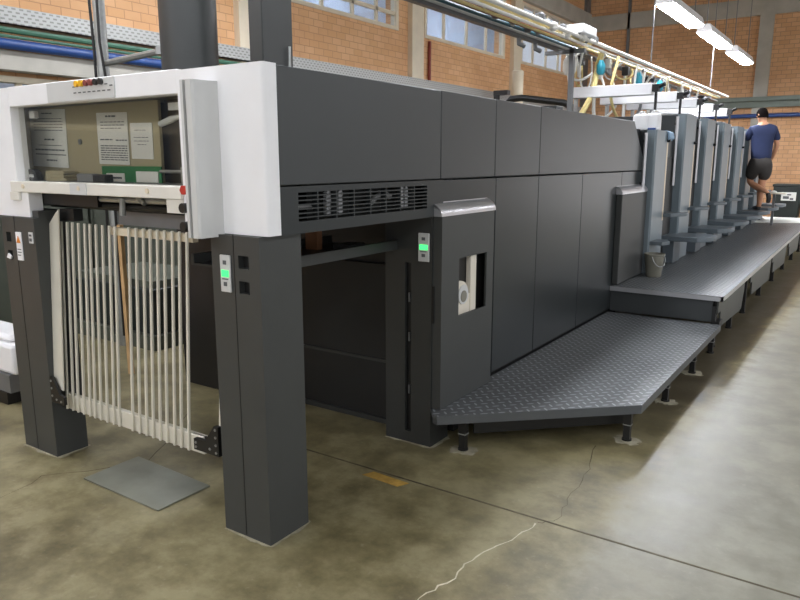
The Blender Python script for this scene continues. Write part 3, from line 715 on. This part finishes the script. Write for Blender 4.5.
pts = [(-1.95, 1.832), (-1.80, 1.836), (-1.76, 1.82), (-1.745, 1.76), (-1.77, 1.74), (-1.776, 1.80), (-1.80, 1.831)]
m.prism(pts[::-1], 'y', 7.36, 7.52).build('rag', 'cloth'); o = bpy.data.objects['rag']
tag(o, 'pale blue rag hanging over the corner of the shorter unit', 'rag')
t = thing('waste_bucket', 'grey plastic waste bucket on the walkway beside the plain side cabinet', 'bucket', (-1.72, 7.10, .452))
MB().lathe([(.065, .452), (.07, .46), (.09, .655), (.096, .66), (.096, .675), (.086, .675), (.083, .655), (.06, .47)], (-1.70, 6.88), 24).build('pail', 'bucket', t)
MB().tube(curve((-1.70, 6.785, .65), (-1.65, 6.75, .53), (-1.57, 6.85, .53), (-1.605, 6.88, .65)), .004).build('handle', 'steel', t)

# lamp bars above the units
for i in range(5):
    y = 8+P*i
    lab = ['white cross beam nearest the delivery, above the first two units', 'second white cross beam counted from the delivery', 'third white cross beam counted from the delivery', 'fourth white cross beam counted from the delivery', 'white cross beam farthest from the delivery'][i]
    t = thing('cross_beam', lab, 'beam', (-2.57, y, 2.0), 'white cross beams above the units')
    bx(-3.05, -2.12, y-.06, y+.06, 2.238, 2.358).build('white_cover', 'white', t, bevel=.006)
    MB().box(-2.12, -2.05, y-.04, y+.04, 2.27, 2.345).tube([(-2.08, y, 2.31), (-1.99, y-.02, 2.345)], .022).build('end_bracket', 'black', t)
    bx(-2.095, -2.07, y-.012, y+.012, 2.0, 2.27).build('upright', 'black', t)
    bx(-2.99, -2.95, y-.02, y+.02, 2.0, 2.245).build('upright', 'steel', t)
    MB().tube([(-2.75, y-.03, 2.245), (-2.76, y, 2.1), (-2.74, y, 2.0)], .02).build('hose_drop', 'hose', t)
# grey control box & black dark stuff on top of units
for i in range(3):
    y = 9.3+P*i
    solo(bx(-2.45, -2.02, y, y+.35, 2.002, 2.11), 'drive_box', 'greysteel', ['grey box on top of the second printing unit', 'grey box on top of the third printing unit', 'grey box on top of the fourth printing unit'][i], 'box', 'grey boxes on the units', bevel=.008)

# pipe rack over the press
rack = thing('pipe_rack', 'overhead rack of coloured pipes running along the top of the press', 'pipe rack', (-2.8, 10, 2.7))
def bundle(x, z, r, mat, name, y0=4.2, y1=16.0): MB().tube([(x, y0, z), (x, y1, z)], r, 10).build(name, mat, rack)
bundle(-2.76, 2.82, .022, 'hose', 'white_pipe', 4.2, 16.1)
bundle(-2.83, 2.83, .028, 'ypipe', 'yellow_pipe', 4.2, 8)
bundle(-2.90, 2.80, .018, 'ypipe', 'yellow_pipe', 8, 15.8)
bundle(-2.93, 2.80, .026, 'redpipe', 'red_brown_pipe', 4.2, 8.1)
bundle(-3.02, 2.79, .018, 'teald', 'teal_pipe', 4.2, 8.1)
bundle(-3.07, 2.79, .024, 'hose', 'white_pipe', 4.2, 8.0)
bundle(-2.98, 2.74, .016, 'redpipe', 'orange_pipe', 8.0, 15)
bundle(-2.80, 2.775, .015, 'hose', 'white_pipe', 4.2, 15.5)
bundle(-2.86, 2.765, .014, 'ypipe', 'yellow_pipe', 4.2, 15)
MB().box(-3.13, -3.08, 4.2, 8.0, 2.735, 2.775).build('tray', 'greysteel', rack); bx(-3.0, -2.88, 8, 15.8, 2.715, 2.73).build('tray', 'greysteel', rack)
for y in (7.62, 10.9, 14.4):
    MB().box(-2.92, -2.87, y-.025, y+.025, 1.86 if y < 8 else 2.0, 2.74).box(-3.2, -2.75, y-.025, y+.025, 2.68, 2.72).build('support_post', 'greysteel', rack)
bx(-2.88, -2.68, 7.35, 7.75, 2.84, 2.93).build('junction_box', 'white', rack, bevel=.01)
for y in (10.0, 14.0): MB().tube([(-2.70, y, 2.84), (-2.70, y, 6.4)], .008).build('hanger_rod', 'greysteel', rack)
for i in range(26):
    y = 5.6+i*.095+random.uniform(-.04, .04); x = random.uniform(-3.10, -2.74); zz = random.uniform(2.76, 2.84)
    MB().lathe([(.025, zz), (.042, zz+.02), (.042, zz+.06), (.018, zz+.08)], (x, y), 10).build('valve', ['hose', 'greysteel', 'steel', 'greysteel'][i % 4], rack)
for y in (6.7, 7.1):
    MB().tube([(-3.1, y, 2.74), (-3.1, y, 2.68), (-3.06, y+.05, 2.66)], .025, 8).build('drain_fitting', 'greysteel', rack)
# hoses dropping from the rack to the beams
hz = [(7.9, -2.9, 'hose', .016), (8.3, -2.75, 'hose', .014), (8.6, -2.7, 'ypipe', .018), (9.1, -2.8, 'hose', .015), (9.4, -2.7, 'hose', .013), (9.9, -2.75, 'greysteel', .02), (10.4, -2.7, 'hose', .015), (11.0, -2.7, 'hose', .014), (11.8, -2.7, 'hose', .014), (12.6, -2.7, 'greysteel', .018), (13.2, -2.7, 'hose', .014)]
MB().tube(curve((-2.80, 8.30, 2.74), (-2.86, 8.2, 2.55), (-2.72, 8.1, 2.4), (-2.85, 7.82, 2.03), 12), .032, 8).build('thick_hose', 'ypipe', rack)
MB().tube(curve((-2.95, 7.9, 2.72), (-3.05, 7.75, 2.5), (-2.9, 7.7, 2.3), (-2.78, 7.95, 2.5), 12), .014, 8).build('looped_hose', 'hose', rack)
for i, (y, x, mt, r) in enumerate(hz):
    dx = random.uniform(-.25, .15); dy = random.uniform(-.25, .25)
    pts = curve((x, y, 2.74), (x+dx*1.6, y+dy, 2.55), (x-dx, y+dy*2, 2.30), (x+dx, y-.02, 2.42 if i % 3 == 1 else 2.06), 14)
    MB().tube(pts, r, 8).build('hose', mt, rack)
for i in range(16):
    y = 7.7+i*.24; x = random.uniform(-3.05, -2.7); y2 = y+random.uniform(.1, .35); x2 = x+random.uniform(-.15, .15); d = random.uniform(.12, .42)
    MB().tube(curve((x, y, 2.72), (x-.08, y, 2.72-d*1.3), (x2+.08, y2, 2.72-d*1.3), (x2, y2, 2.70), 12), random.uniform(.008, .016), 7).build('looped_hose', ['hose', 'hose', 'ypipe', 'greysteel'][i % 4], rack)
for i, (y, x) in enumerate(((8.15, -2.75), (9.55, -2.72), (10.6, -2.72))):
    MB().lathe([(.03, 2.50), (.05, 2.53), (.05, 2.60), (.02, 2.66)], (x, y), 12).build('connector', 'teal', rack)
MB().lathe([(.05, 2.48), (.075, 2.52), (.075, 2.62), (.04, 2.68)], (-2.98, 7.78), 12).build('filter_bowl', 'hose', rack)
for i in range(14):
    y = 8.0+i*.42; x = random.uniform(-2.95, -2.75)
    MB().box(x-.04, x+.04, y-.04, y+.04, 2.60, 2.70).build('valve_block', ['black', 'steel', 'greysteel'][i % 3], rack)
# dark pipe lying on the press top, machinery on the press roof
solo(MB().tube([(-4.35, 9, 0), (-4.35, 9, 2.28), (-4.25, 9, 2.36), (-4.1, 9, 2.37), (-3.5, 9, 2.28), (-3.35, 9, 2.2), (-3.32, 9, 2.034)], .045, 10), 'bent_pipe', 'black', 'bent black pipe behind the far end of the delivery hood', 'pipe')
for i, (x, y, w, h, mt) in enumerate(((-3.45, 7.3, .25, .42, 'greysteel'), (-3.0, 7.4, .2, .35, 'unit'), (-2.6, 7.35, .25, .28, 'black'), (-3.6, 8.3, .3, .3, 'unit'))):
    z0 = 1.842 if y < 7 else (1.83 if y < 8.1 else 2.035); h *= .55
    solo(MB().box(x, x+w, y, y+.3, z0, z0+h*.7).box(x+.04, x+w-.04, y+.04, y+.26, z0+h*.7, z0+h).tube([(x+w/2, y-.02, z0+h*.4), (x+w/2, y+.02, z0+h*.4)], .05), 'motor_box', mt,
         ['grey motor box on the machine top by the first hose drop', 'dark motor box between the grey one and the jugs', 'low black box on the machine top nearest the jugs', 'dark box at the back of the machine top'][i], 'box', 'boxes on the machine top', bevel=.006)
solo(MB().tube([(-2.98, 6.0, 1.893), (-2.98, 6.0, 2.14)], .03).box(-3.0, -2.86, 5.97, 6.03, 2.13, 2.17), 'bent_bracket', 'black', 'small black bent bracket standing on the delivery roof', 'bracket')

# ================================================================ THINGS BEHIND / BESIDE
t = thing('pallet_stack', 'white topped load on a dark pallet left of the left post', 'pallet', (-5.0, 2.6, 0))
bx(-5.6, -4.50, 2.15, 2.46, 0, .08).build('pallet_base', 'black', t); bx(-5.6, -4.47, 2.16, 2.46, .08, .20).build('grey_layer', 'greysteel', t)
MB().box(-5.6, -4.42, 2.17, 2.45, .20, .40).box(-5.6, -4.50, 2.2, 2.42, .40, .45).build('white_wrap', 'white', t, bevel=.03)
solo(bx(-4.40, -4.37, 2.25, 2.31, 0, .50), 'wood_strip', 'wood', 'narrow wooden strip beside the white topped load', 'wood')
solo(bx(-7.0, -5.9, 2.2, 2.7, 0, 1.5).box(-6.9, -6.0, 2.185, 2.2, .1, 1.4), 'dark_cabinet', 'dark2', 'dark cabinet standing far left beyond the left post', 'cabinet', bevel=.01)
solo(MB().box(-4.45, -4.415, 3.0, 3.03, 0, 1.10), 'wooden_plank', 'wood', 'pale wooden plank standing behind the rod gate', 'plank')
t = thing('paper_stack', 'low grey wrapped stack on a pallet behind the rod gate', 'paper stack', (-5.4, 3.9, 0))
bx(-6.1, -4.8, 3.5, 4.4, 0, .12).build('pallet', 'cupb', t); bx(-6.05, -4.85, 3.55, 4.35, .12, .50).build('wrapped_sheets', 'binp', t, bevel=.01); bx(-6.0, -4.9, 3.6, 4.3, .501, .56).build('top_sheets', 'cupb', t)
for i, (a, b) in enumerate(((2.75, 3.95), (3.98, 5.2), (5.23, 6.4))):
    u = thing('grey_cupboard', ['dark grey green cupboard by the wall, seen between the left rods', 'dark grey green cupboard by the wall, seen between the right rods', 'dark grey green cupboard by the wall, farthest along the aisle'][i], 'cupboard', (-6.7, (a+b)/2, 0), 'cupboards along the wall')
    bx(-7.1, -6.3, a, b, 0, 1.75).build('carcass', 'cupb', u, bevel=.006)
    for d in ((a+.03, (a+b)/2-.01), ((a+b)/2+.01, b-.03)): bx(-6.3, -6.28, d[0], d[1], .08, 1.70).build('door', 'cupb', u, bevel=.003)
solo(bx(-2.46, -2.38, 2.76, 2.80, 1.091, 1.25), 'wood_block', 'brownwood', 'brown wood block on the inner tray under the grille', 'block')

# far bins & stand
for i, (x0, x1, y) in enumerate(((-2.0, -1.42, 18.4), (-1.35, -.80, 18.5))):
    t = thing('wheeled_bin', ['dark wheeled bin with white label behind the man', 'plain dark wheeled bin at the right end of the bin row'][i], 'bin', ((x0+x1)/2, y, 0), 'dark bins at the end wall')
    MB().add([(x0+.05,y,.05),(x1-.05,y,.05),(x1-.05,y+.5,.05),(x0+.05,y+.5,.05),(x0,y-.04,.95),(x1,y-.04,.95),(x1,y+.55,.95),(x0,y+.55,.95)], [(0,3,2,1),(4,5,6,7),(0,1,5,4),(1,2,6,5),(2,3,7,6),(3,0,4,7)]).build('body', 'binp', t, bevel=.02)
    MB().box(x0-.02, x1+.02, y-.06, y+.57, .95, 1.01).build('lid', 'binp', t, bevel=.02)
    MB().tube([(x0+.02, y+.5, .09), (x1-.02, y+.5, .09)], .09, 16).build('wheels', 'black', t)
    if i == 0:
        l = bx(x0+.18, x1-.10, y-.055, y-.035, .64, .83).build('label_sheet', 'paper', t)
        MB().box(x0+.22, x0+.34, y-.058, y-.054, .68, .74).box(x0+.36, x1-.15, y-.058, y-.054, .66, .70).box(x0+.30, x1-.2, y-.058, y-.054, .76, .79).build('label_print', 'ink', l)
t = thing('tool_stand', 'narrow stand with a white tray right of the man', 'stand', (-1.45, 13.55, .452))
MB().prism([(-1.60, 13.42), (-1.27, 13.45), (-1.27, 13.65), (-1.57, 13.70)], 'z', .985, 1.01).build('tray', 'cream2', t, bevel=.006)
bx(-1.47, -1.43, 13.53, 13.57, .452, .985).build('upright', 'greysteel', t)
o = MB().lathe([(.05, 1.011), (.055, 1.02), (.04, 1.035), (.015, 1.045)], (-1.46, 13.52), 12).build('crumpled_wipe', 'paper'); tag(o, 'crumpled white wipe lying on the stand tray', 'wipe')

# ================================================================ PERSON
def skin_obj(name, verts, edges, radii, mat, parent, root=0, sub=2):
    off = world(parent); me = bpy.data.meshes.new(name); me.from_pydata([tuple(Vector(v)-off) for v in verts], edges, [])
    o = bpy.data.objects.new(name, me); COL.objects.link(o); o.parent = parent
    me.materials.append(M[mat])
    sk = o.modifiers.new('skin', 'SKIN'); sk.use_smooth_shade = True
    for i, r in enumerate(radii):
        d = me.skin_vertices[0].data[i]; d.radius = (r, r) if not isinstance(r, tuple) else r; d.use_root = (i == root)
    sb = o.modifiers.new('sub', 'SUBSURF'); sb.levels = sub; sb.render_levels = sub
    return o
man = thing('person', 'person in navy t-shirt and dark shorts standing on a step with one leg bent', 'person', (-1.68, 13.45, .757))
fz = .757; cx, cy = -1.68, 13.45
# body frame: facing d (mostly away, turned left)
th = math.radians(28); fwd = Vector((-math.sin(th), math.cos(th), 0)); rgt = Vector((math.cos(th), math.sin(th), 0))
def bp_(r, f, z): return tuple(Vector((cx-.01, cy, fz+z))+rgt*r+fwd*f)
V = []; E = []; R = []
def jv(p, r, link=None):
    V.append(p); R.append(r)
    if link is not None: E.append((link, len(V)-1))
    return len(V)-1
pel = jv(bp_(0, 0, .84), (.14, .11))
wai = jv(bp_(0, .01, .98), (.125, .095), pel)
che = jv(bp_(0, .03, 1.18), (.150, .110), wai)
sho = jv(bp_(0, .03, 1.33), (.12, .085), che)
nek = jv(bp_(-.01, .05, 1.42), .05, sho)
hed = jv(bp_(-.02, .07, 1.50), (.068, .078), nek)
hd2 = jv(bp_(-.02, .075, 1.575), (.068, .080), hed)
hd3 = jv(bp_(-.02, .07, 1.625), (.045, .055), hd2)
# right leg straight
a = jv(bp_(.085, .0, .76), .085, pel); a = jv(bp_(.06, .03, .43), .062, a); kr = a; a = jv(bp_(.045, .0, .28), .060, a); a = jv(bp_(.03, -.03, .08), .038, a); a = jv(bp_(.025, .06, .03), (.035, .028), a); jv(bp_(.02, .13, .02), (.032, .02), a)
# left leg bent: thigh forward-down, shin trailing back and crossing right
a = jv(bp_(-.085, .02, .76), .085, pel); a = jv(bp_(-.11, .10, .46), .056, a); a = jv(bp_(-.02, -.06, .37), .058, a); a = jv(bp_(.065, -.22, .31), .034, a); a = jv(bp_(.075, -.25, .25), (.032, .03), a); jv(bp_(.075, -.24, .18), (.03, .024), a)
# right arm: hanging, elbow out, hand in front of hip
a = jv(bp_(.16, .03, 1.31), .058, sho); a = jv(bp_(.235, .0, 1.06), .041, a); a = jv(bp_(.215, .10, .88), .033, a); wr = jv(bp_(.20, .15, .82), .026, a); hr = jv(bp_(.195, .175, .77), (.034, .020), wr)
for (dr, df, dz) in ((.025, .03, -.075), (.008, .035, -.085), (-.008, .03, -.082), (-.022, .02, -.07)):
    q = jv(bp_(.195+dr*.6, .175+df*.5, .77+dz*.5), .0095, hr); jv(bp_(.195+dr*.6, .175+df*.6, .77+dz), .0075, q)
q = jv(bp_(.17, .20, .765), .010, hr); jv(bp_(.165, .22, .735), .008, q)
# left arm: reaching forward to the unit
a = jv(bp_(-.16, .04, 1.31), .058, sho); a = jv(bp_(-.21, .18, 1.10), .041, a); a = jv(bp_(-.17, .34, 1.10), .033, a); wl_ = jv(bp_(-.15, .40, 1.10), .026, a); hl_ = jv(bp_(-.14, .45, 1.10), (.034, .020), wl_)
for dz in (.03, .01, -.01, -.03):
    q = jv(bp_(-.135, .49, 1.10+dz), .0095, hl_); jv(bp_(-.13, .53, 1.095+dz), .0075, q)
q = jv(bp_(-.155, .47, 1.145), .010, hl_); jv(bp_(-.155, .49, 1.165), .008, q)
skin_obj('body', V, E, R, 'skin', man)
# face
fc = Vector((-math.sin(th+.5), math.cos(th+.5), 0)); hc = Vector(bp_(-.02, .075, 1.545)); fr = Vector((fc.y, -fc.x, 0))
m = MB()
for s_ in (-1, 1): m.lathe([(.004, -.012), (.011, -.005), (.011, .005), (.004, .012)], (0, 0), 8); m.v[-32:] = [tuple(Vector(p)+hc+fc*.078+fr*.03*s_+Vector((0, 0, .01))) for p in m.v[-32:]]
m.build('eyes', 'hair', man)
m = MB().tube([tuple(hc+fc*.078+Vector((0, 0, .01))), tuple(hc+fc*.10+Vector((0, 0, -.022))), tuple(hc+fc*.078+Vector((0, 0, -.03)))], [.008, .014, .008], 8); m.build('nose', 'skin', man)
m = MB().tube([tuple(hc+fc*.078+fr*.025+Vector((0, 0, -.055))), tuple(hc+fc*.084+Vector((0, 0, -.055))), tuple(hc+fc*.078-fr*.025+Vector((0, 0, -.055)))], .006, 6); m.build('mouth', 'maroon', man)
m = MB()
for s_ in (-1, 1): m.tube([tuple(hc+fr*.074*s_+Vector((0, 0, -.02))), tuple(hc+fr*.082*s_-fc*.008), tuple(hc+fr*.076*s_+Vector((0, 0, .025)))], [.008, .014, .009], 8)
m.build('ears', 'skin', man)
# hair cap
m = MB(); n = 20; rings = []
for i in range(8):
    ph = math.pi/2*i/7
    for k in range(n):
        t = 2*math.pi*k/n; d = Vector((math.cos(t), math.sin(t), 0))
        front = max(0, d.dot(fc)); low = -.042*(1-front)+.035*front
        r = .091*math.cos(ph)**.8+.002; z = low+(.118-low)*math.sin(ph)
        m.v.append(tuple(hc+Vector(bp_(0, 0, 0))*0+d*r+Vector((0, 0, z))-fc*.004))
for i in range(7):
    for k in range(n): m.f.append((i*n+k, i*n+(k+1) % n, (i+1)*n+(k+1) % n, (i+1)*n+k))
m.build('hair', 'hair', man)
# t-shirt
V = []; E = []; R = []
b0 = jv(bp_(0, 0, .74), (.178, .138)); b1 = jv(bp_(0, .01, .95), (.172, .132), b0); b2 = jv(bp_(0, .03, 1.18), (.192, .138), b1); b3 = jv(bp_(0, .03, 1.33), (.150, .105), b2); jv(bp_(-.005, .04, 1.405), (.085, .08), b3)
a = jv(bp_(.165, .03, 1.31), .074, b3); jv(bp_(.235, .005, 1.12), .066, a)
a = jv(bp_(-.165, .04, 1.31), .074, b3); jv(bp_(-.215, .15, 1.14), .066, a)
skin_obj('t_shirt', V, E, R, 'navy', man)
V = []; E = []; R = []
b0 = jv(bp_(0, .0, .93), (.155, .12)); b1 = jv(bp_(0, 0, .78), (.17, .13), b0)
a = jv(bp_(.095, .0, .68), .122, b1); jv(bp_(.075, .025, .47), .108, a)
a = jv(bp_(-.095, .03, .68), .122, b1); jv(bp_(-.115, .09, .49), .106, a)
skin_obj('shorts', V, E, R, 'shorts', man)
for (p0, p1, p2) in ((bp_(.03, -.05, .045), bp_(.025, .06, .04), bp_(.02, .155, .03)), (bp_(.07, -.235, .30), bp_(.08, -.275, .22), bp_(.08, -.25, .13))):
    V = []; E = []; R = []
    a = jv(p0, (.042, .042)); b = jv(p1, (.046, .038), a); jv(p2, (.040, .026), b)
    skin_obj('shoe', V, E, R, 'shoe', man)

man.location = (-1.58, 12.62, .757); man.scale = (.965, .965, .965)
# ================================================================ LAMPS
def fixture(x, y, z, L=2.45, label='', W=.34, mt='lamp'):
    t = thing('fluorescent_lamp', label, 'lamp', (x, y, z), 'hanging fluorescent lamps')
    MB().prism([(x-W/2-.03, z), (x+W/2+.03, z), (x+.08, z+.12), (x-.08, z+.12)], 'y', y-L/2, y+L/2).build('reflector', 'white', t)
    bx(x-W/2, x+W/2, y-L/2+.04, y+L/2-.04, z-.03, z-.002).build('tubes', mt, t)
    for d in (-.8, .8): MB().tube([(x, y+d, z+.1), (x, y+d, 6.4)], .008).build('hanger', 'greysteel', t)
for i, (y, lab) in enumerate(((10.9, 'nearest and largest of the three hanging lamps over the units'), (13.4, 'middle one of the three hanging lamps over the units'), (15.95, 'smallest and farthest of the three hanging lamps over the units'))):
    fixture(-2.56, y, 3.55, 1.92, lab, .19, 'lampb')
for i, y in enumerate((-3.0, 2.2, 7.4)): fixture(-2.5, y, 4.0 if y > 5 else 3.8, 2.4, 'lamp above the press outside the picture')
for i, y in enumerate((-3.0, 2.0, 7.0, 12.0, 16.5)): fixture(2.2, y, 4.0, 2.4, 'lamp above the aisle outside the picture')
for i, y in enumerate((-2.5, 1.6, 5.6)): fixture(-5.4, y, 3.9, 2.4, 'unseen lamp added above the far side aisle')  # unseen row added to throw more light on the brick wall
for i, y in enumerate((6.5, 12.0, 17.0)): fixture(-8.7, y, 5.6, 2.4, ['nearest lamp in the room behind the high windows', 'middle lamp in the room behind the high windows', 'farthest lamp in the room behind the high windows'][i])
M['lamp'].node_tree.nodes['Emission'].inputs[1].default_value = 33

# ================================================================ WORLD, CAMERA
w = bpy.data.worlds.new('World'); S.world = w; w.use_nodes = True
bg = w.node_tree.nodes['Background']; bg.inputs[0].default_value = (.98, .98, 1, 1); bg.inputs[1].default_value = .85
cam = bpy.data.cameras.new('camera'); co = bpy.data.objects.new('camera', cam); COL.objects.link(co)
cam.sensor_width = 36; cam.lens = 700/800*36; cam.clip_end = 200
co.location = (0, 0, 1.55); co.rotation_euler = (math.radians(90-11.3), 0, math.radians(34.0))
S.camera = co
S.view_settings.view_transform = 'Standard'; S.view_settings.look = 'None'; S.view_settings.gamma = 1; S.view_settings.exposure = 0
S.view_settings.use_curve_mapping = False
